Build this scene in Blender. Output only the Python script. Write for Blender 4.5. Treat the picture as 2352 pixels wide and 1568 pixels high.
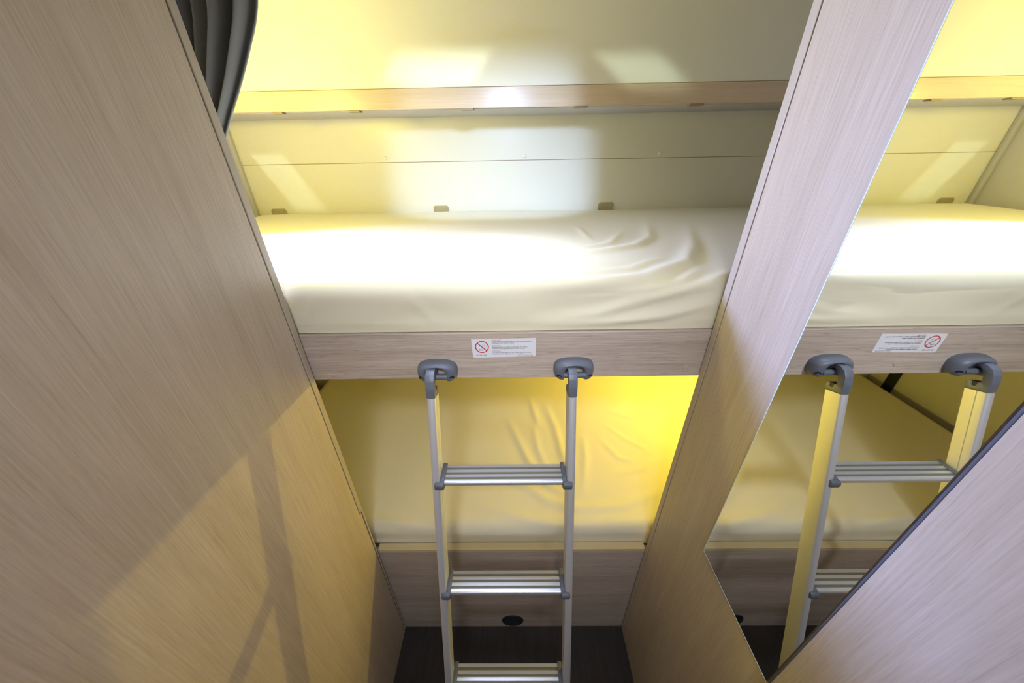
import bpy, bmesh, math, random
import numpy as np
from mathutils import Vector, Matrix

for o in list(bpy.data.objects): bpy.data.objects.remove(o, do_unlink=True)
S = bpy.context.scene
COL = S.collection

# ---------------------------------------------------------------- camera
cam = bpy.data.cameras.new('camera'); cam.sensor_fit = 'HORIZONTAL'; cam.sensor_width = 36
cam.lens = 781.1 / 2352 * 36; cam.clip_start = 0.01
camo = bpy.data.objects.new('camera', cam); COL.objects.link(camo)
cr = Vector((0.99985976, 0.00418772, -0.01621483)); cu = Vector((0.0120838, 0.48995389, 0.87166459)); cw = Vector((-0.0115948, 0.87173829, -0.48983458))
camo.matrix_world = Matrix(((cr.x, cu.x, -cw.x, 0), (cr.y, cu.y, -cw.y, 0), (cr.z, cu.z, -cw.z, 1.5408), (0, 0, 0, 1)))
S.camera = camo

# ---------------------------------------------------------------- world, exposure
wd = bpy.data.worlds.new('world'); S.world = wd; wd.use_nodes = True
wd.node_tree.nodes['Background'].inputs[0].default_value = (.75, .85, 1, 1)
wd.node_tree.nodes['Background'].inputs[1].default_value = 0.3
S.view_settings.view_transform = 'Standard'; S.view_settings.look = 'None'
S.view_settings.exposure = 0.0; S.view_settings.gamma = 1; S.view_settings.use_curve_mapping = False

# ---------------------------------------------------------------- lights
WARM = (1.0, .86, .13); COOL = (.74, .80, 1.0)
def aim(o, to):
    o.rotation_euler = (Vector(to) - o.location).to_track_quat('-Z', 'Y').to_euler()
def area(name, loc, to, sx, sy, power, color, spread=180):
    l = bpy.data.lights.new(name, 'AREA'); l.shape = 'RECTANGLE'; l.size = sx; l.size_y = sy
    l.energy = power; l.color = color; l.spread = math.radians(spread)
    o = bpy.data.objects.new(name, l); COL.objects.link(o); o.location = loc; aim(o, to); return o
def point(name, loc, power, color, rad=.02):
    l = bpy.data.lights.new(name, 'POINT'); l.energy = power; l.color = color; l.shadow_soft_size = rad
    o = bpy.data.objects.new(name, l); COL.objects.link(o); o.location = loc; return o
def spot(name, loc, to, power, color, ang, blend, rad, square=False):
    l = bpy.data.lights.new(name, 'SPOT'); l.energy = power; l.color = color; l.shadow_soft_size = rad
    l.spot_size = math.radians(ang); l.spot_blend = blend; l.use_square = square
    o = bpy.data.objects.new(name, l); COL.objects.link(o); o.location = loc; aim(o, to); return o
area('roof_hatch_light', (.24, -.50, 2.05), (.12, -.35, 0), .22, .30, 2.7, COOL, 150)
area('cabin_daylight', (.03, -.90, 1.90), (0, .62, .50), .16, .16, .6, (.74, .80, 1), 62)
area('aisle_fill', (-.06, -.35, 2.00), (0, .60, 1.17), .16, .12, 1.15, (.90, .92, 1), 62)  # added unseen fill that brightens the upper board and left wall
point('bunk_lamp_upper', (-.68, .80, 1.665), 7.8, WARM, .03)
point('bunk_lamp_lower', (.80, 1.10, 1.10), 14.5, (1.0, .80, .11), .012)
area('bunk_window_light', (-1.03, .92, 1.55), (.377, .05, 1.15), .20, .16, 19.0, (.27, .38, 1.0), 95)
area('mattress_fill', (-.42, .75, 2.065), (-.42, .751, 0), 1.05, .12, 2.4, (.60, .72, 1.0), 42)  # unseen fill added to even out the bright band along the upper mattress
# unseen spot added in mid-air; its emission mask shapes the rear wall's rounded patch
cs = spot('wall_patch_spot', (-.03, .62, 1.74), (-.03 - .055, 1.62, 1.74 - .235), 44.0, (.42, .58, 1.0), 80, .1, .022)
lt = cs.data; lt.use_nodes = True; nt = lt.node_tree
tcn = nt.nodes.new('ShaderNodeTexCoord'); sp = nt.nodes.new('ShaderNodeSeparateXYZ'); nt.links.new(tcn.outputs['Normal'], sp.inputs[0])
def mth(op, a, b=None):
    q = nt.nodes.new('ShaderNodeMath'); q.operation = op
    for i, v in enumerate((a, b)):
        if v is None: continue
        if isinstance(v, (int, float)): q.inputs[i].default_value = v
        else: nt.links.new(v, q.inputs[i])
    return q.outputs[0]
pu = mth('POWER', mth('ABSOLUTE', mth('DIVIDE', mth('DIVIDE', sp.outputs['X'], sp.outputs['Z']), .42)), 4.5)
pv = mth('POWER', mth('ABSOLUTE', mth('DIVIDE', mth('DIVIDE', sp.outputs['Y'], sp.outputs['Z']), .345)), 4.5)
mr = nt.nodes.new('ShaderNodeMapRange'); mr.interpolation_type = 'SMOOTHSTEP'; nt.links.new(mth('ADD', pu, pv), mr.inputs['Value'])
mr.inputs['From Min'].default_value = 2.3; mr.inputs['From Max'].default_value = .12
vv = mth('DIVIDE', sp.outputs['Y'], mth('ABSOLUTE', sp.outputs['Z']))
nt.links.new(mth('MULTIPLY', mr.outputs[0], mth('SUBTRACT', .50, mth('MULTIPLY', vv, 1.5))), nt.nodes['Emission'].inputs['Strength'])
def beam(name, corner, e1, e2, nx, back, power, color, spread=5):
    """collimated glint: falls on the parallelogram corner, e1, e2 of a wall that faces -Y"""
    e1 = Vector(e1); e2 = Vector(e2); dx, dz = e2.x, e2.z
    nz = dx * (1 - nx * nx) / (nx * dz); n = Vector((nx, math.sqrt(max(.05, 1 - nx * nx - nz * nz)), nz)).normalized()
    a = e1 - e1.dot(n) * n; b = e2 - e2.dot(n) * n; b = b - b.dot(a) / a.dot(a) * a
    l = bpy.data.lights.new(name, 'AREA'); l.shape = 'RECTANGLE'; l.size = a.length; l.size_y = b.length
    l.energy = power * a.length * b.length; l.color = color; l.spread = math.radians(spread)
    o = bpy.data.objects.new(name, l); COL.objects.link(o)
    X_ = a.normalized(); Z_ = -n; Y_ = Z_.cross(X_)
    c = Vector(corner) + e1 / 2 + e2 / 2 - n * back
    o.matrix_world = Matrix(((X_.x, Y_.x, Z_.x, c.x), (X_.y, Y_.y, Z_.y, c.y), (X_.z, Y_.z, Z_.z, c.z), (0, 0, 0, 1)))
GL = (.80, 1.0, .88)
beam('glint_left', (-.378, 1.193, 1.709), (.264, 0, 0), (.055, 0, .067), -.75, .50, 3.5, GL)
beam('glint_right', (.330, 1.193, 1.684), (.175, 0, 0), (-.100, 0, .080), .85, .50, 3.5, GL)
beam('glint_rear', (-.870, 1.439, 1.343), (.120, 0, 0), (-.110, 0, .200), .60, .17, 1.1, GL, 9)
# ---------------------------------------------------------------- helpers
def tag(o, label=None, cat=None, group=None, kind=None):
    if label: o['label'] = label
    if cat: o['category'] = cat
    if group: o['group'] = group
    if kind: o['kind'] = kind
    return o
def empty(name, loc, label, cat, group=None):
    o = bpy.data.objects.new(name, None); COL.objects.link(o); o.location = loc; o.empty_display_size = .05
    return tag(o, label, cat, group)
def obj(name, bm, mat, parent=None, smooth=False, world=True):
    me = bpy.data.meshes.new(name)
    bmesh.ops.recalc_face_normals(bm, faces=bm.faces)
    bm.to_mesh(me); bm.free()
    if mat: me.materials.append(mat)
    if smooth:
        for p in me.polygons: p.use_smooth = True
        try: me.set_sharp_from_angle(angle=math.radians(40))
        except Exception: pass
    o = bpy.data.objects.new(name, me); COL.objects.link(o)
    if parent:
        o.parent = parent
        if world:   # vertices are given in world coordinates
            off = Vector((0, 0, 0)); q = parent
            while q: off += q.location; q = q.parent
            o.location = -off
    return o
def box(bm, x0, x1, y0, y1, z0, z1, bev=0, seg=2):
    r = bmesh.ops.create_cube(bm, size=1)
    for v in r['verts']:
        v.co = Vector(((x0 + x1) / 2 + v.co.x * (x1 - x0), (y0 + y1) / 2 + v.co.y * (y1 - y0), (z0 + z1) / 2 + v.co.z * (z1 - z0)))
    if bev:
        es = list({e for v in r['verts'] for e in v.link_edges})
        bmesh.ops.bevel(bm, geom=es, offset=bev, segments=seg, affect='EDGES', profile=.5)
    return bm
def B(*a, **k):
    bm = bmesh.new(); return box(bm, *a, **k)
def prism(bm, poly, x0, x1, bev=0):
    """poly of (y,z) points extruded along x"""
    vs = [bm.verts.new((x0, y, z)) for y, z in poly]
    f = bm.faces.new(vs)
    r = bmesh.ops.extrude_face_region(bm, geom=[f])
    nv = [g for g in r['geom'] if isinstance(g, bmesh.types.BMVert)]
    for v in nv: v.co.x = x1
    if bev:
        es = list({e for v in vs + nv for e in v.link_edges})
        bmesh.ops.bevel(bm, geom=es, offset=bev, segments=2, affect='EDGES', profile=.5)
    return bm
def cyl(bm, p, q, r, n=20, r2=None):
    p = Vector(p); q = Vector(q); d = q - p
    m = Matrix.Translation((p + q) / 2) @ d.to_track_quat('Z', 'Y').to_matrix().to_4x4()
    bmesh.ops.create_cone(bm, cap_ends=True, segments=n, radius1=r, radius2=r if r2 is None else r2, depth=d.length, matrix=m)
    return bm

# ---------------------------------------------------------------- materials
def new_mat(name):
    m = bpy.data.materials.new(name); m.use_nodes = True
    return m, m.node_tree, m.node_tree.nodes['Principled BSDF']
def plain(name, col, rough=.5, metal=0, spec=.5, bump=0, bscale=200):
    m, t, b = new_mat(name)
    b.inputs['Base Color'].default_value = (*col, 1); b.inputs['Roughness'].default_value = rough
    b.inputs['Metallic'].default_value = metal; b.inputs['Specular IOR Level'].default_value = spec
    if bump:
        n = t.nodes.new('ShaderNodeTexNoise'); n.inputs['Scale'].default_value = bscale
        tc = t.nodes.new('ShaderNodeTexCoord'); t.links.new(tc.outputs['Object'], n.inputs['Vector'])
        bp = t.nodes.new('ShaderNodeBump'); bp.inputs['Strength'].default_value = bump; bp.inputs['Distance'].default_value = .001
        t.links.new(n.outputs['Fac'], bp.inputs['Height']); t.links.new(bp.outputs[0], b.inputs['Normal'])
    return m
def wood(name, axis, dark, light, rough=.42, fine=400, seed=0.0, contrast=.68, pores=.08):
    """laminate with fine long grain along one axis, plus broader drifting streaks"""
    m, t, b = new_mat(name); N = t.nodes; Lk = t.links
    tc = N.new('ShaderNodeTexCoord')
    def noise(sc_across, sc_along, scale_detail, dist):
        mp = N.new('ShaderNodeMapping'); s = [sc_across] * 3; s['XYZ'.index(axis)] = sc_along
        mp.inputs['Scale'].default_value = s; mp.inputs['Location'].default_value = (seed, seed * 1.7, seed * .6)
        Lk.new(tc.outputs['Object'], mp.inputs['Vector'])
        n = N.new('ShaderNodeTexNoise'); n.inputs['Scale'].default_value = 1; n.inputs['Detail'].default_value = scale_detail
        n.inputs['Roughness'].default_value = .6; n.inputs['Distortion'].default_value = dist
        Lk.new(mp.outputs[0], n.inputs['Vector']); return n
    n1 = noise(fine, 9, 3, .2); n2 = noise(34, 1.6, 3, .6); n3 = noise(9, .7, 2, .3)
    def mul(a, k):
        q = N.new('ShaderNodeMath'); q.operation = 'MULTIPLY'; Lk.new(a, q.inputs[0]); q.inputs[1].default_value = k; return q.outputs[0]
    def add(a, c):
        q = N.new('ShaderNodeMath'); q.operation = 'ADD'; Lk.new(a, q.inputs[0]); Lk.new(c, q.inputs[1]); return q.outputs[0]
    f = add(add(mul(n1.outputs['Fac'], .50), mul(n2.outputs['Fac'], .28)), mul(n3.outputs['Fac'], .22))
    n4 = noise(fine * 1.5, 30, 1, .1); pr = N.new('ShaderNodeMapRange'); Lk.new(n4.outputs['Fac'], pr.inputs['Value'])
    pr.inputs['From Min'].default_value = .58; pr.inputs['From Max'].default_value = .70; pr.inputs['To Min'].default_value = 0; pr.inputs['To Max'].default_value = -pores
    f = add(f, pr.outputs[0])
    rp = N.new('ShaderNodeValToRGB'); Lk.new(f, rp.inputs[0])
    rp.color_ramp.elements[0].position = .5 - .16 / contrast; rp.color_ramp.elements[0].color = (*dark, 1)
    rp.color_ramp.elements[1].position = .5 + .14 / contrast; rp.color_ramp.elements[1].color = (*light, 1)
    Lk.new(rp.outputs[0], b.inputs['Base Color']); b.inputs['Roughness'].default_value = rough
    b.inputs['Specular IOR Level'].default_value = .4
    bp = N.new('ShaderNodeBump'); bp.inputs['Strength'].default_value = .12; bp.inputs['Distance'].default_value = .0008
    Lk.new(n1.outputs['Fac'], bp.inputs['Height']); Lk.new(bp.outputs[0], b.inputs['Normal'])
    return m
OD = (.43, .34, .225); OL = (.68, .57, .42)
M_oakV = wood('oak_laminate_vertical', 'Z', OD, OL)
M_oakV2 = wood('oak_laminate_vertical_door', 'Z', OD, OL, seed=5.3)
M_oakH = wood('oak_laminate_horizontal', 'X', (.36, .28, .215), (.64, .54, .45), seed=2.2, fine=380, contrast=.85, pores=.13)
M_oakEdge = plain('oak_edge_band', (.52, .44, .32), .4)
M_lip = plain('lower_lip_lamplit', (.66, .55, .30), .4)  # yellowed colour paints the lower lamp's light along the lip
M_gap = plain('dark_gap', (.10, .07, .04), .8)
M_beech = wood('locker_rail_wood', 'X', (.56, .42, .26), (.70, .56, .38), fine=300, rough=.3, seed=9.1)
M_cream = plain('cream_wall_panel', (.82, .79, .64), .35, spec=.4, bump=.05, bscale=400)
M_creamg = plain('cream_locker_panel', (.82, .785, .62), .5, spec=.3)
M_under = plain('locker_underside', (.50, .48, .46), .5)
M_wallgrey = plain('side_wall_panel', (.62, .60, .55), .6)
M_floor = wood('dark_vinyl_floor', 'Y', (.020, .017, .016), (.050, .042, .038), rough=.45, fine=120, seed=3.1, pores=0)
M_ceil = plain('ceiling_panel', (.78, .77, .74), .6)
M_alu = plain('anodised_aluminium', (.70, .70, .72), .48, metal=.6)
M_alub = plain('rib_aluminium', (.60, .60, .61), .33, metal=.6)
M_groove = plain('tread_groove', (.17, .16, .11), .55, metal=.4)
M_plas = plain('grey_plastic', (.135, .150, .185), .42, spec=.5, bump=.05, bscale=900)
M_plasd = plain('dark_grey_plastic', (.10, .11, .125), .5)
M_black = plain('matt_black', (.012, .012, .013), .6)
M_white = plain('white_sticker', (.80, .80, .82), .3)
M_red = plain('sign_red', (.55, .012, .03), .4)
M_ink = plain('print_black', (.03, .03, .035), .5)
M_inkred = plain('print_red', (.45, .06, .05), .5)
M_inkg = plain('print_grey', (.22, .30, .27), .5)
M_cap = plain('screw_cap_wood', (.50, .42, .32), .35)
M_capw = plain('screw_cap_white', (.85, .83, .78), .3)
M_brass = plain('bracket_metal', (.55, .47, .28), .35, metal=.6)
M_hinge = plain('hinge_brown', (.30, .22, .12), .5)
M_base = plain('slatted_base_board', (.22, .17, .11), .6)
M_screw = plain('screw_steel', (.5, .5, .52), .3, metal=1)
m, t, b_ = new_mat('mirror_glass'); b_.inputs['Metallic'].default_value = 1; b_.inputs['Roughness'].default_value = .012
b_.inputs['Base Color'].default_value = (.86, .88, .87, 1); M_mirror = m
M_medge = plain('mirror_edge_highlight', (.70, .84, .92), .15, spec=.8)  # daylight highlight along the edge is put into this pale blue
M_gedge = plain('grey_edge_band', (.10, .108, .125), .5)
# cloth
def cloth(name, col, rough=.85, sheen=.2, wv=900):
    m, t, b = new_mat(name); b.inputs['Base Color'].default_value = (*col, 1); b.inputs['Roughness'].default_value = rough
    b.inputs['Sheen Weight'].default_value = sheen; b.inputs['Specular IOR Level'].default_value = .2
    n = t.nodes.new('ShaderNodeTexNoise'); n.inputs['Scale'].default_value = wv
    tc = t.nodes.new('ShaderNodeTexCoord'); t.links.new(tc.outputs['Object'], n.inputs['Vector'])
    bp = t.nodes.new('ShaderNodeBump'); bp.inputs['Strength'].default_value = .08; bp.inputs['Distance'].default_value = .0006
    t.links.new(n.outputs['Fac'], bp.inputs['Height']); t.links.new(bp.outputs[0], b.inputs['Normal'])
    return m
M_sheet = cloth('cream_sheet', (.80, .745, .54))
M_curt = cloth('grey_curtain', (.25, .25, .235), sheen=.3, wv=600)

# ---------------------------------------------------------------- setting
XL, XR, YB = -1.040, 1.040, 1.439          # outer side walls, rear wall
A, Bx, D = -.4224, .3768, .580             # aisle faces of the wood partitions, where the bunks begin
TOP = 2.08
def struct(name, bm, mat, parent=None):
    o = obj(name, bm, mat, parent)
    if not parent: o['kind'] = 'structure'
    return o
struct('floor', B(XL - .03, XR + .03, -1.6, YB + .03, -.03, 0), M_floor)
struct('ceiling', B(XL - .03, XR + .03, -1.6, YB + .03, TOP, TOP + .03), M_ceil)
bm = bmesh.new()
box(bm, XL - .03, XR + .03, YB, YB + .03, 0, 1.5068); box(bm, XL - .03, XR + .03, YB, YB + .03, 1.5088, TOP)
wr = struct('wall_rear', bm, M_cream)
struct('joint', B(XL, XR, YB + .0012, YB + .004, 1.5060, 1.5096), M_hinge, wr)
struct('wall_outer_left', B(XL - .03, XL, -1.6, YB, 0, TOP), M_wallgrey)
struct('wall_outer_right', B(XR, XR + .03, -1.6, YB, 0, TOP), M_wallgrey)
struct('wall_front', B(XL, XR, -1.6, -1.57, 0, TOP), M_cream)
# vertical corner trims in the bunk corners
struct('trim_1', B(XL, XL + .018, YB - .018, YB, 0, TOP, bev=.005), M_under)
struct('trim_2', B(XR - .018, XR, YB - .018, YB, 0, TOP, bev=.005), M_under)
# left partition: big panel, notch, groove and edge post
bm = bmesh.new()
prism(bm, [(-1.55, 0), (.5700, 0), (.5700, .6985), (.5625, .6998), (.5625, TOP), (-1.55, TOP)], A - .028, A)
wl = struct('wall_left', bm, M_oakV)
struct('groove', B(A - .022, A - .002, .555, .578, 0, TOP), M_gap, wl)
struct('trim_3', B(A - .028, A + .0005, .5655, D, .70, TOP, bev=.001), M_oakEdge)
struct('trim_4', B(A - .028, A + .0005, .5745, D, 0, .70, bev=.001), M_oakEdge)
# right partition
bm = bmesh.new()
box(bm, Bx, Bx + .028, -1.55, .5620, 0, TOP, bev=.0006, seg=1)
wrt = struct('wall_right', bm, M_oakV2)
struct('groove', B(Bx + .002, Bx + .022, .555, .578, 0, TOP), M_gap, wrt)
struct('trim_5', B(Bx - .0005, Bx + .028, .5640, D, 0, TOP, bev=.001), M_oakEdge)

# ---------------------------------------------------------------- mirror
t_ = empty('mirror', (Bx, .30, .83), 'tall frameless mirror on the right-hand wooden wall, reflecting ladder and bunks', 'mirror')
obj('glass', B(Bx - .0036, Bx - .0002, .1985, .3925, .8325, TOP - .02), M_mirror, t_)
bm = bmesh.new(); box(bm, Bx - .0038, Bx - .0002, .3925, .3937, .8316, TOP - .02); box(bm, Bx - .0038, Bx - .0002, .1985, .3937, .8312, .8325)
obj('polished_edge', bm, M_medge, t_)

# near panel beside the mirror
t_ = empty('cabinet_panel', (Bx, -.2, 0), 'pale wood cabinet panel with grey edge strip, right of the mirror', 'cabinet panel')
obj('panel', B(Bx - .0042, Bx - .0001, -1.5, .1935, .002, TOP - .002), M_oakV, t_)
tag(obj('edge_strip', B(Bx - .0048, Bx - .0001, .1937, .1962, .002, TOP - .002, bev=.0006), M_gedge, t_), 'dark grey edge strip')

# ---------------------------------------------------------------- bunk beds
def screw_cap(x, z, parent, y, mat=M_cap, r=.0062):
    bm = bmesh.new(); cyl(bm, (x, y + .001, z), (x, y - .0012, z), r, 20, r * .85)
    return obj('screw_cap', bm, mat, parent, smooth=True)
YBD = .583   # front face of the bunk boards
def bunk(name, label, zb, zt, capz):
    t = empty(name, (0, .6, zb), label, 'bunk bed', 'bunk beds across the rear of the aisle')
    obj('front_board', B(A - .02, Bx + .02, YBD, YBD + .018, zb, zt, bev=.0008, seg=1), M_oakH, t)
    obj('base', B(XL + .002, XR - .002, YBD + .019, YB - .003, zt - .045, zt - .008), M_base, t)
    return t
ub = bunk('bunk_bed', 'upper bunk of oak laminate with a sticker and two grey ladder holders', 1.1265, 1.2320, 1)
for x, z in ((-.389, 1.137), (-.025, 1.150), (.347, 1.146)): screw_cap(x, z, ub, YBD)
lb = bunk('bunk_bed', 'lower bunk with a deep wooden front down to the floor and a round black vent', 0.0, .4870, 0)
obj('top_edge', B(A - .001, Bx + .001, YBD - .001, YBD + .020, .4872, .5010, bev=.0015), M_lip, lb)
# round vent in the lower front
bm = bmesh.new(); cyl(bm, (-.024, YBD + .001, .047), (-.024, YBD - .003, .047), .040, 40, .037)
vn = obj('vent', bm, M_black, lb, smooth=True)
bm = bmesh.new()
for k in range(-4, 5):
    w_ = math.sqrt(max(0, .033 ** 2 - (k * .0075) ** 2)); box(bm, -.024 - w_, -.024 + w_, YBD - .0042, YBD - .0030, .047 + k * .0075 - .0012, .047 + k * .0075 + .0012)
obj('grille', bm, M_black, vn)

# ladder holders on the upper board
def holder(cx, cz):
    bm = bmesh.new(); H = .025
    ns = 49; inner = []; outer = []
    for i in range(ns):
        s = i / (ns - 1)
        # inner arch
        if s < .22: q = s / .22; inner.append((-.0195, -.0225 + q * .0235))
        elif s > .78: q = (1 - s) / .22; inner.append((.0195, -.0225 + q * .0235))
        else:
            q = (s - .22) / .56; a_ = math.pi * (1 - q); inner.append((.0195 * math.cos(a_), .001 + .0150 * math.sin(a_)))
        # outer pill (superellipse), from lower-left round the top to lower-right
        a_ = math.radians(-118) - s * math.radians(304)
        c, n_ = math.cos(a_), math.sin(a_); e = 2 / 2.9
        outer.append((.0405 * math.copysign(abs(c) ** e, c), .0238 * math.copysign(abs(n_) ** e, n_)))
    prof = [(0, 0), (.0, .20), (.03, .42), (.10, .64), (.22, .82), (.40, .94), (.62, 1.0), (.82, .99), (.94, .94), (1, .86), (1, .4), (1, 0)]
    rows = []
    for i in range(ns):
        ox, oz = outer[i]; ix, iz = inner[i]; s_ = i / (ns - 1)
        q_ = min(1, min(s_, 1 - s_) / .13); hf = .12 + .88 * math.sqrt(1 - (1 - q_) ** 2)
        rows.append([bm.verts.new((cx + ox + (ix - ox) * g, YBD - H * h * hf, cz + oz + (iz - oz) * g)) for g, h in prof])
    for i in range(ns - 1):
        for k in range(len(prof) - 1):
            bm.faces.new((rows[i][k], rows[i][k + 1], rows[i + 1][k + 1], rows[i + 1][k]))
    bm.faces.new(rows[0]); bm.faces.new(rows[-1][::-1])
    hd = obj('ladder_holder', bm, M_plas, ub, smooth=True)
    tag(hd, 'grey plastic ladder holder')
    md = hd.modifiers.new('sub', 'SUBSURF'); md.levels = 1; md.render_levels = 1
    bm = bmesh.new(); cyl(bm, (cx - .0225, YBD - .0205, cz - .0060), (cx + .0225, YBD - .0205, cz - .0060), .0062, 20)
    obj('crossbar', bm, M_plas, hd, smooth=True)
    for s in (-1, 1):
        bm = bmesh.new()
        p = Vector((cx + s * .0292, YBD - .0188, cz - .0068)); d = Vector((s * .38, -.85, -.36)).normalized()
        cyl(bm, p - d * .004, p + d * .0046, .0056, 20)  # raised black disc paints the shade of a sunken screw hole
        so = obj('recess_shade_disc', bm, M_black, hd, smooth=True)
        bm = bmesh.new(); cyl(bm, p + d * .0044, p + d * .0052, .0024, 12); obj('screw', bm, M_plasd, so, smooth=True)
holder(-.1610, 1.1510); holder(.1165, 1.1520)

# sticker
SX0, SX1, SZ0, SZ1 = -.0880, .0390, 1.1785, 1.2200
yS = YBD - .0004
bm = bmesh.new()
pts = [(SX0 + .0035, SZ0 - .0016), (SX1, SZ0 + .0006), (SX1, SZ1 + .0006), (SX0, SZ1 - .0010), (SX0 + .001, SZ0 + .0010)]
vs = [bm.verts.new((x, yS, z)) for x, z in pts]; f = bm.faces.new(vs)
r_ = bmesh.ops.extrude_face_region(bm, geom=[f])
for g in r_['geom']:
    if isinstance(g, bmesh.types.BMVert): g.co.y += .0004
stk = obj('warning_sticker', bm, M_white, ub); tag(stk, 'white warning sticker with a red prohibition sign')
CX, CZ, R1, R0 = -.0675, 1.2018, .0137, .0119
bm = bmesh.new(); yT = yS - .00025
def ring(bm, cx, cz, r0, r1, y, n=48, sx=1, sz=1, a0=0, a1=2 * math.pi):
    full = abs(a1 - a0 - 2 * math.pi) < 1e-6
    A0 = []; A1 = []
    for i in range(n + (0 if full else 1)):
        a = a0 + (a1 - a0) * i / n
        A0.append(bm.verts.new((cx + r0 * math.cos(a) * sx, y, cz + r0 * math.sin(a) * sz)))
        A1.append(bm.verts.new((cx + r1 * math.cos(a) * sx, y, cz + r1 * math.sin(a) * sz)))
    m_ = len(A0)
    for i in range(m_ if full else m_ - 1):
        j = (i + 1) % m_; bm.faces.new((A0[i], A1[i], A1[j], A0[j]))
ring(bm, CX, CZ, R0, R1, yT)
d1 = Vector((1, 0, -1)).normalized(); n1 = Vector((1, 0, 1)).normalized() * .0009; c0 = Vector((CX, yT - .00005, CZ))
bm.faces.new([bm.verts.new(c0 + d1 * a_ + n1 * b2) for a_, b2 in ((-.0125, -1), (.0125, -1), (.0125, 1), (-.0125, 1))])
obj('prohibition_sign', bm, M_red, stk)
bm = bmesh.new()   # outline of a small child sitting up
ring(bm, CX + .0035, CZ + .0058, .0017, .0020, yT, 20)
ring(bm, CX + .0045, CZ + .0008, .0033, .0036, yT, 28, 1, 1.05, -2.4, 1.9)
ring(bm, CX + .0015, CZ + .0020, .0012, .0015, yT, 16, 1, 1, 1, 4.4)
obj('child_outline', bm, M_inkg, stk)
def text(body, x, z, size, mat, y=yT, bold=0, name='writing', width=None):
    c = bpy.data.curves.new(name, 'FONT'); c.body = body; c.size = size; c.resolution_u = 2; c.offset = bold
    tmp = bpy.data.objects.new(name, c); COL.objects.link(tmp)
    dg = bpy.context.evaluated_depsgraph_get(); me = bpy.data.meshes.new_from_object(tmp.evaluated_get(dg))
    bpy.data.objects.remove(tmp, do_unlink=True)
    xs = [v.co.x for v in me.vertices]; k = width / (max(xs) - min(xs)) if width else 1
    for v in me.vertices: v.co = Vector((x + v.co.x * k, y, z + v.co.y))
    me.materials.clear(); me.materials.append(mat)
    o = bpy.data.objects.new(name, me); COL.objects.link(o); o.parent = stk; return o
text('0-6', CX - .0062, CZ - .0082, .0055, M_ink)
text('(D/-NL-/GB)', -.0800, 1.1815, .0040, M_ink, width=.0215)
TX = -.0478
text('Achtung !', TX, 1.2158, .0034, M_inkred, width=.0180)
text('Auf das Gefahr des Herausfallens, vor allem bei Benutzung bei', TX, 1.2128, .0034, M_ink, bold=.00002, width=.0780)
text('Kleinkindern unter 6 Jahren zu achten', TX, 1.2094, .0034, M_ink, bold=.00002, width=.0440)
text('Opgepast !', TX, 1.2036, .0034, M_inkred, width=.0170)
text('Slaapgelegenheid is geschikt om alle gevaar van vallen te', TX, 1.2000, .0034, M_ink, bold=.00002, width=.0720)
text('voorkomen, niet nuttig bij gebruik door kinderen tot 6 jaar', TX, 1.1968, .0034, M_ink, bold=.00002, width=.0660)
text('ATTENTION !', TX + .0003, 1.1910, .0030, M_inkred, width=.0185)
text('Care must be taken against the risk of falling out when the bunk', TX + .0006, 1.1875, .0034, M_ink, bold=.00002, width=.0770)
text('is used by children, especially under six years of age', TX + .0006, 1.1842, .0034, M_ink, bold=.00002, width=.0620)
text('Ident. Nr. 1313 612 12 06 206', .0035, 1.1810, .0028, M_ink, width=.0300)

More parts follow.
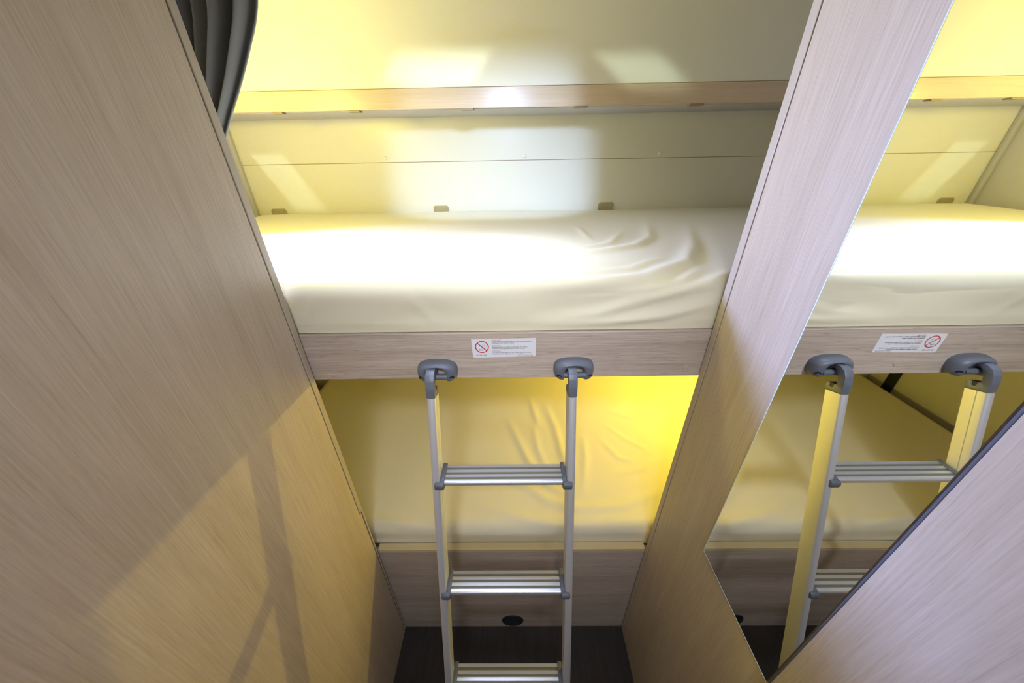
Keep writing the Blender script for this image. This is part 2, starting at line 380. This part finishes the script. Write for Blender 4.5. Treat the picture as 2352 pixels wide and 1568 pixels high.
# ---------------------------------------------------------------- mattresses
def mattress(name, label, x0, x1, y0, y1, z0, z1, R, ridges, seed, sag=None, lift=None):
    """ridges: list of (polyline of 3D points, width, height)"""
    prof = []; nx, ny = [], []
    def addp(y, z, a, b2): prof.append((y, z, a, b2))
    nf = 26
    for i in range(nf): addp(y0, z0 + (z1 - R - z0) * i / nf, -1, 0)
    for i in range(13):
        a = math.pi / 2 * i / 12; addp(y0 + R - R * math.cos(a), z1 - R + R * math.sin(a), -math.cos(a), math.sin(a))
    nt = 130
    for i in range(1, nt): addp(y0 + R + (y1 - y0 - 2 * R) * i / nt, z1, 0, 1)
    for i in range(9):
        a = math.pi / 2 * i / 8; addp(y1 - R + R * math.sin(a), z1 - R + R * math.cos(a), math.sin(a), math.cos(a))
    addp(y1, z0, 1, 0)
    P = np.array(prof); NX = 380
    xs = np.linspace(x0, x1, NX)
    X = np.repeat(xs[:, None], len(P), 1); Y = np.repeat(P[None, :, 0], NX, 0); Z = np.repeat(P[None, :, 1], NX, 0)
    NY = np.repeat(P[None, :, 2], NX, 0); NZ = np.repeat(P[None, :, 3], NX, 0)
    disp = np.zeros_like(X)
    Q = np.stack([X, Y, Z], -1)
    for pl, w, h in ridges:
        pl = np.array(pl, float); dm = np.full(X.shape, 1e9); tm = np.zeros_like(X); n = len(pl) - 1
        for i in range(n):
            a, b = pl[i], pl[i + 1]; ab = b - a; tt = np.clip(((Q - a) @ ab) / (ab @ ab), 0, 1)
            dd = np.linalg.norm(Q - (a + tt[..., None] * ab), axis=-1)
            mk = dd < dm; dm[mk] = dd[mk]; tm[mk] = ((i + tt) / n)[mk]
        fade = np.clip(np.sin(np.clip(tm, .0, 1) * math.pi), 0, 1) ** .8
        disp += h * fade * (np.exp(-(dm / (1.15 * w)) ** 2) - .35 * np.exp(-(dm / (2.6 * w)) ** 2))
    rg = np.random.RandomState(seed)
    for k in range(14):     # gentle unevenness of the stuffing
        kx, ky = rg.uniform(-9, 9), rg.uniform(-9, 9); ph = rg.uniform(0, 6.28)
        disp += .00055 * np.sin(kx * X + ky * (Y + Z) + ph)
    if sag is not None: disp += sag(X, Y, Z)
    hf = np.clip((Z - z0) / .02, 0, 1)
    disp *= np.where(NY == 1, 0, 1)
    Y2 = Y + NY * disp * hf; Z2 = Z + NZ * disp
    if lift is not None: Z2 = Z2 + lift(X) * np.clip(1 - (Z - z0) / (z1 - z0), 0, 1) * (Y < y0 + .03)
    # round the two short ends
    for end, s in ((x0, 1), (x1, -1)):
        dd = np.clip((X - end) * s / .04, 0, 1); q = 1 - np.sqrt(1 - (1 - dd) ** 2)
        Z2 = Z2 - q * .03 * (Z - z0) / (z1 - z0); Y2 = Y2 + q * .02 * (Y < (y0 + y1) / 2)
    V = np.stack([X, Y2, Z2], -1).reshape(-1, 3); np_ = len(P)
    F = []
    for i in range(NX - 1):
        for k in range(np_ - 1):
            F.append((i * np_ + k, (i + 1) * np_ + k, (i + 1) * np_ + k + 1, i * np_ + k + 1))
    F.append(tuple(range(np_))); F.append(tuple((NX - 1) * np_ + k for k in range(np_))[::-1])
    F.append(tuple([0, np_ - 1, NX * np_ - 1, (NX - 1) * np_]))
    me = bpy.data.meshes.new(name); me.from_pydata(V.tolist(), [], F); me.materials.append(M_sheet)
    for p in me.polygons: p.use_smooth = True
    try: me.set_sharp_from_angle(angle=math.radians(50))
    except Exception: pass
    o = bpy.data.objects.new(name, me); COL.objects.link(o)
    return tag(o, label, 'mattress', 'mattresses in cream fitted sheets')
ZU, ZL = 1.335, .565
def P3(l, z): return [(x, y, z) for x, y in l]
UR = [(P3([(.419, 1.129), (.357, .922), (.295, .836), (.198, .784), (.108, .752)], ZU), .014, .006),
      (P3([(.515, 1.051), (.426, .827), (.351, .692), (.249, .628), (.12, .60), (-.05, .595)], ZU), .016, .009),
      ([(.382, .675, ZU), (.302, .600, ZU), (.233, .588, 1.31), (.10, .585, 1.285)], .012, .006),
      ([(.42, .640, ZU), (.36, .60, ZU - .01), (.27, .588, 1.30), (.16, .586, 1.268), (.02, .585, 1.25)], .011, .010),
      (P3([(.092, .827), (-.008, .922)], ZU), .010, .0025), (P3([(.187, 1.077), (.195, .864)], ZU), .010, .003),
      (P3([(.309, 1.004), (.234, .853), (.152, .807)], ZU), .010, .0035), (P3([(.065, .887), (-.083, .912)], ZU), .009, .002),
      (P3([(.317, .73), (.232, .665), (.124, .642)], ZU), .009, .0035),
      ([(.390, .585, 1.290), (.281, .585, 1.262), (.169, .585, 1.248), (.03, .585, 1.240)], .009, .009),
      ([(.02, .585, 1.268), (.15, .585, 1.285), (.30, .585, 1.30)], .026, -.010), ([(-.30, .585, 1.262), (-.16, .585, 1.270), (-.06, .585, 1.262)], .022, -.004),
      ([(-.199, .585, 1.308), (-.153, .585, 1.254)], .010, .003), ([(-.375, .585, 1.308), (-.412, .585, 1.246)], .009, .004)]
def sagU(X, Y, Z):
    g = np.exp(-((X - .20) / .22) ** 2)
    return -.011 * g * np.exp(-((Y - .60) / .06) ** 2) * np.clip((Z - 1.245) / .06, 0, 1) ** 2 + .004 * np.exp(-((X + .2) / .4) ** 2)
mattress('mattress', 'upper mattress in a cream sheet, wrinkled at its right front, above the sticker board',
         XL + .03, XR - .03, .590, YB - .012, 1.2335, ZU, .036, UR, 4, sagU)
LR = [(P3([(-.044, 1.096), (.004, .96), (.042, .854), (.09, .77), (.155, .712)], ZL), .014, .008),
      (P3([(.056, 1.226), (.076, 1.108), (.092, 1.017)], ZL), .013, .006),
      (P3([(.122, 1.179), (.154, 1.029), (.164, .893), (.184, .814)], ZL), .014, .008),
      (P3([(.259, .98), (.248, .872), (.211, .711)], ZL), .013, .006), (P3([(.067, 1.055), (.077, .915), (.11, .797)], ZL), .012, .005),
      (P3([(-.06, .84), (-.013, .78), (.098, .697), (.19, .67), (.328, .68), (.437, .718), (.6, .80)], ZL), .016, .007),
      (P3([(-.152, .691), (.013, .640), (.14, .610), (.326, .600)], ZL), .016, .005),
      (P3([(.343, 1.052), (.421, .955), (.498, .889)], ZL), .011, .004), (P3([(.31, .979), (.366, .87), (.422, .85)], ZL), .011, .004),
      (P3([(.379, 1.131), (.52, 1.049)], ZL), .011, .004), (P3([(.316, .795), (.443, .821), (.522, .869)], ZL), .011, .004),
      (P3([(-.47, .649), (-.352, .625), (-.238, .600)], ZL), .014, .006)]
def sagL(X, Y, Z): return -.004 * np.exp(-((X + .45) / .10) ** 2)
mattress('mattress', 'lower mattress in a cream sheet, behind the ladder under the upper bunk',
         -.950, XR - .05, .606, YB - .02, .4885, ZL, .034, LR, 9, sagL, lambda X: .009 / (1 + np.exp((X + .28) / .05)))

# ---------------------------------------------------------------- ladder
TH = math.atan(.332); E_ = Vector((0, math.sin(TH), math.cos(TH))); N_ = Vector((0, math.cos(TH), -math.sin(TH)))
def fr(z): return Vector((0, .467 + (z - .946) * .332, z))       # front edge of a rail at height z
lad = empty('ladder', (-.03, fr(0).y, 0), 'aluminium bunk ladder with ribbed treads, hooked onto the upper bunk board', 'ladder')
RW, RD = .0160, .0360
def rail(x0, label=None):
    bm = bmesh.new(); x1 = x0 + RW; b0 = fr(.012); L = (1.1185 - .012) / math.cos(TH)
    # cross-section (x, depth): rounded front and back
    sec = []
    for i in range(9):
        a = math.pi * (1 - i / 8); sec.append((x0 + RW / 2 + RW / 2 * math.cos(a), .0045 - .0045 * math.sin(a)))
    inner = x1 if x0 < 0 else x0
    gr = [(x1, .016), (x1 - .0012, .0165), (x1 - .0012, .0175), (x1, .018), (x1, RD)]; gl = [(x0, RD), (x0, .018), (x0 + .0012, .0175), (x0 + .0012, .0165), (x0, .016)]
    sec += (gr + [(x0, RD)]) if x0 < -.1 else ([(x1, RD)] + gl)     # the groove runs on the inner side only
    lo = [bm.verts.new(b0 + N_ * q + Vector((x, 0, 0))) for x, q in sec]
    hi = [bm.verts.new(b0 + N_ * q + E_ * L + Vector((x, 0, 0))) for x, q in sec]
    n = len(sec)
    for i in range(n): bm.faces.new((lo[i], lo[(i + 1) % n], hi[(i + 1) % n], hi[i]))
    bm.faces.new(lo); bm.faces.new(hi[::-1])
    return obj('rail', bm, M_alu, lad, smooth=True)
XLo, XRi = -.1770, .1020        # left edge of left rail, left edge of right rail
for x0 in (XLo, XRi):
    rl = rail(x0)
    bm = bmesh.new(); p0 = fr(.012)
    prism(bm, [(p0.y - .003, 0), (p0.y + .040, 0), (p0.y + .043, .012), (p0.y + .040, .030), (p0.y + .004, .030), (p0.y - .003, .018)], x0 - .0015, x0 + RW + .0015, bev=.002)
    obj('foot', bm, M_plas, lad, smooth=True)
    # hook with cap
    poly = [(.5270, 1.1188), (.5300, 1.1380), (.5350, 1.1530), (.5410, 1.1620), (.5520, 1.1665), (.5630, 1.1658), (.5705, 1.1620), (.5745, 1.1550), (.5745, 1.1460),
            (.5715, 1.1395), (.5690, 1.1395), (.5695, 1.1500), (.5660, 1.1555), (.5600, 1.1565), (.5530, 1.1525), (.5475, 1.1430), (.5440, 1.1330), (.5445, 1.1300),
            (.5475, 1.1290), (.5472, 1.1215), (.5500, 1.1185), (.5535, 1.1190), (.5560, 1.1265), (.5615, 1.1250), (.5640, 1.1195), (.5610, 1.1075)]
    bm = bmesh.new(); prism(bm, poly, x0 - .0006, x0 + RW + .0006, bev=.0013)
    hk = tag(obj('hook', bm, M_plas, lad, smooth=True), 'grey plastic hook')
    bm = bmesh.new(); prism(bm, [(.5473, 1.1283), (.5474, 1.1218), (.5502, 1.1188), (.5533, 1.1193), (.5557, 1.1262)], x0 + .0004, x0 + RW - .0004)  # black block put into the open notch to paint its dark hollow
    tag(obj('notch_shade', bm, M_black, hk), 'black fill for the dark hollow of the notch')
# treads
def tread(z, parent):
    p = fr(z); y0 = p.y; x0, x1 = XLo + RW + .0095, XRi - .0095; Dp = .047
    bm = bmesh.new()
    prof = [(y0 + Dp, z - .014), (y0 + Dp, z - .002)]
    # four ribs, three grooves on top (from rear to front), then rounded nose
    yy = y0 + Dp
    for k in range(4):
        prof += [(yy - .0005, z), (yy - .0070, z), (yy - .0072, z - .0018), (yy - .0121, z - .0018)] if k < 3 else [(yy - .0005, z)]
        yy -= .0125
    for i in range(9):
        a = math.pi / 2 - math.pi * i / 8; prof.append((y0 + .0040 - .0040 * math.cos(a - math.pi / 2 + math.pi / 2) * 0 - .0040 * math.sin(math.pi * i / 8), z - .0055 + .0055 * math.sin(a)))
    prof += [(y0 + .012, z - .014)]
    prism(bm, prof, x0, x1)
    tr = obj('tread', bm, M_alub, parent, smooth=True)
    bm = bmesh.new()
    yy = y0 + Dp
    for k in range(3):
        box(bm, x0, x1, yy - .0121, yy - .0072, z - .0022, z - .0014); yy -= .0125
    obj('groove_strip', bm, M_groove, tr)  # darker strips laid along the groove floors
    for s, xa, xb in ((-1, XLo + RW, x0), (1, x1, XRi)):
        bm = bmesh.new()
        prism(bm, [(y0 + Dp + .003, z - .018), (y0 + Dp + .003, z + .003), (y0 + .010, z + .003), (y0 - .002, z - .001), (y0 - .002, z - .014), (y0 + .010, z - .018)], xa, xb, bev=.0012)
        # knob that wraps round the front of the rail
        kx0, kx1 = (XLo + RW - .0105, x0) if s < 0 else (x1, XRi + .0105)
        b2 = bmesh.new()
        prism(b2, [(y0 - .0015, z - .017), (y0 - .0080, z - .013), (y0 - .0090, z - .006), (y0 - .0060, z + .001), (y0 + .002, z + .003), (y0 + .004, z - .016)], kx0, kx1, bev=.0034)
        me = bpy.data.meshes.new('x'); b2.to_mesh(me); b2.free(); bm.from_mesh(me); bpy.data.meshes.remove(me)
        obj('end_cap', bm, M_plasd, tr, smooth=True)
for z in (.946, .690, .434, .178): tread(z, lad)

# ---------------------------------------------------------------- overhead locker
YK = 1.190
t_ = empty('overhead_locker', (0, YK, 1.648), 'cream overhead locker along the rear wall with a wooden bottom rail', 'locker')
obj('bottom_panel', B(XL + .001, XR - .001, YK + .014, YB - .001, 1.648, 1.664), M_under, t_)
obj('bottom_rail', B(XL + .001, XR - .001, YK, YK + .014, 1.649, 1.6985, bev=.0012), M_beech, t_)
obj('front_panel', B(XL + .001, XR - .001, YK + .003, YK + .017, 1.6995, TOP - .001, bev=.0008), M_creamg, t_)
for x, w in ((-.690, .016), (-.463, .016), (-.133, .018), (.197, .018), (.530, .020), (.862, .020)):
    bm = bmesh.new(); box(bm, x - w, x + w, YK - .0015, YK + .022, 1.6445, 1.6490, bev=.0008)
    obj('hinge', bm, M_hinge, t_)

# brackets where the mattress meets the rear wall
lab = ['small brass-coloured wall bracket behind the upper mattress, leftmost, nearest the curtain side',
       'small wall bracket behind the upper mattress, middle one, in the white daylight patch',
       'small wall bracket behind the upper mattress, rightmost, nearest the wooden post']
for i, (x, z) in enumerate(((-.941, 1.3450), (-.291, 1.3470), (.362, 1.3495))):
    t_ = empty('wall_bracket', (x, YB, z), lab[i], 'bracket', 'brackets on the rear wall above the mattress')
    w = .030
    bm = bmesh.new()
    prof = [(-w, -.020), (w, -.020), (w, .001), (w - .006, .0075), (-w + .006, .0075), (-w, .001)]
    vs = [bm.verts.new((x + a, YB - .004, z + b)) for a, b in prof]; f = bm.faces.new(vs)
    r_ = bmesh.ops.extrude_face_region(bm, geom=[f])
    for g in r_['geom']:
        if isinstance(g, bmesh.types.BMVert): g.co.y = YB - .0002
    obj('plate', bm, M_brass, t_)
    for s in (-1, 1):
        bm = bmesh.new(); cyl(bm, (x + s * .023, YB - .003, z - .001), (x + s * .023, YB - .0055, z - .001), .0035, 14, .0028); obj('screw', bm, M_screw, t_, smooth=True)
lab = ['white screw cap above the wall joint, leftmost, in the yellow light', 'white screw cap above the wall joint, middle one, in the white daylight patch', 'white screw cap above the wall joint, rightmost and most visible']
for i, x in enumerate((-.478, .040, .541)):
    bm = bmesh.new(); cyl(bm, (x, YB - .0002, 1.5225), (x, YB - .0035, 1.5225), .0062, 20, .0045)
    tag(obj('screw_cap', bm, M_capw, None, smooth=True), lab[i], 'screw cap', 'screw caps on the rear wall')

# black strap on the left outer wall by the lower mattress (seen in the mirror)
bm = bmesh.new()
def P_(y, z): return Vector((0, y, z))
prism(bm, [(1.304, .500), (1.350, .500), (1.350, .80), (1.304, .80)], XL + .0005, XL + .0045, bev=.0008)
tag(obj('strap', bm, M_black), 'black strap on the side wall by the lower bunk, visible in the mirror', 'strap')

# ---------------------------------------------------------------- curtain
cur = empty('curtain', (-.52, .64, 1.5), 'grey curtain gathered and tied back beside the left wooden wall', 'curtain')
bm = bmesh.new(); NU, NV = 160, 60
# right outline of the gathered curtain at each height
def xr(z):
    q = np.interp(z, [1.47, 1.53, 1.571, 1.593, 1.637, 1.682, 1.728, 1.80, 1.95, 2.06], [-.515, -.495, -.470, -.454, -.416, -.386, -.352, -.344, -.342, -.340]); return float(q)
rows = []
for j in range(NV + 1):
    z = 1.47 + (2.06 - 1.47) * j / NV; x1 = sum(xr(z + d_) for d_ in (-.03, -.02, -.01, 0, .01, .02, .03)) / 7; x0 = float(np.interp(z, [1.47, 1.60, 1.75, 2.06], [-.56, -.60, -.63, -.66]))
    amp = float(np.interp(z, [1.47, 1.6, 1.75, 2.06], [.012, .020, .028, .030]))
    row = []
    for i in range(NU + 1):
        u = i / NU
        ph = 2 * math.pi * 9.3 * u + .8
        yo = amp * .75 * (math.sin(ph) + .3 * math.sin(.6 * ph + 1)) * (1 - .15 * u)
        xo = amp * .45 * math.cos(ph) * (1 - u)
        row.append(bm.verts.new((x0 + (x1 - x0) * u + xo, .642 + yo + .02 * u * 0, z)))
    rows.append(row)
for j in range(NV):
    for i in range(NU): bm.faces.new((rows[j][i], rows[j][i + 1], rows[j + 1][i + 1], rows[j + 1][i]))
cf = obj('fabric', bm, M_curt, cur, smooth=True)
md = cf.modifiers.new('thick', 'SOLIDIFY'); md.thickness = .0016
bm = bmesh.new(); box(bm, -.585, -.500, .612, .672, 1.462, 1.478, bev=.006); obj('tie_back', bm, M_curt, cur, smooth=True)
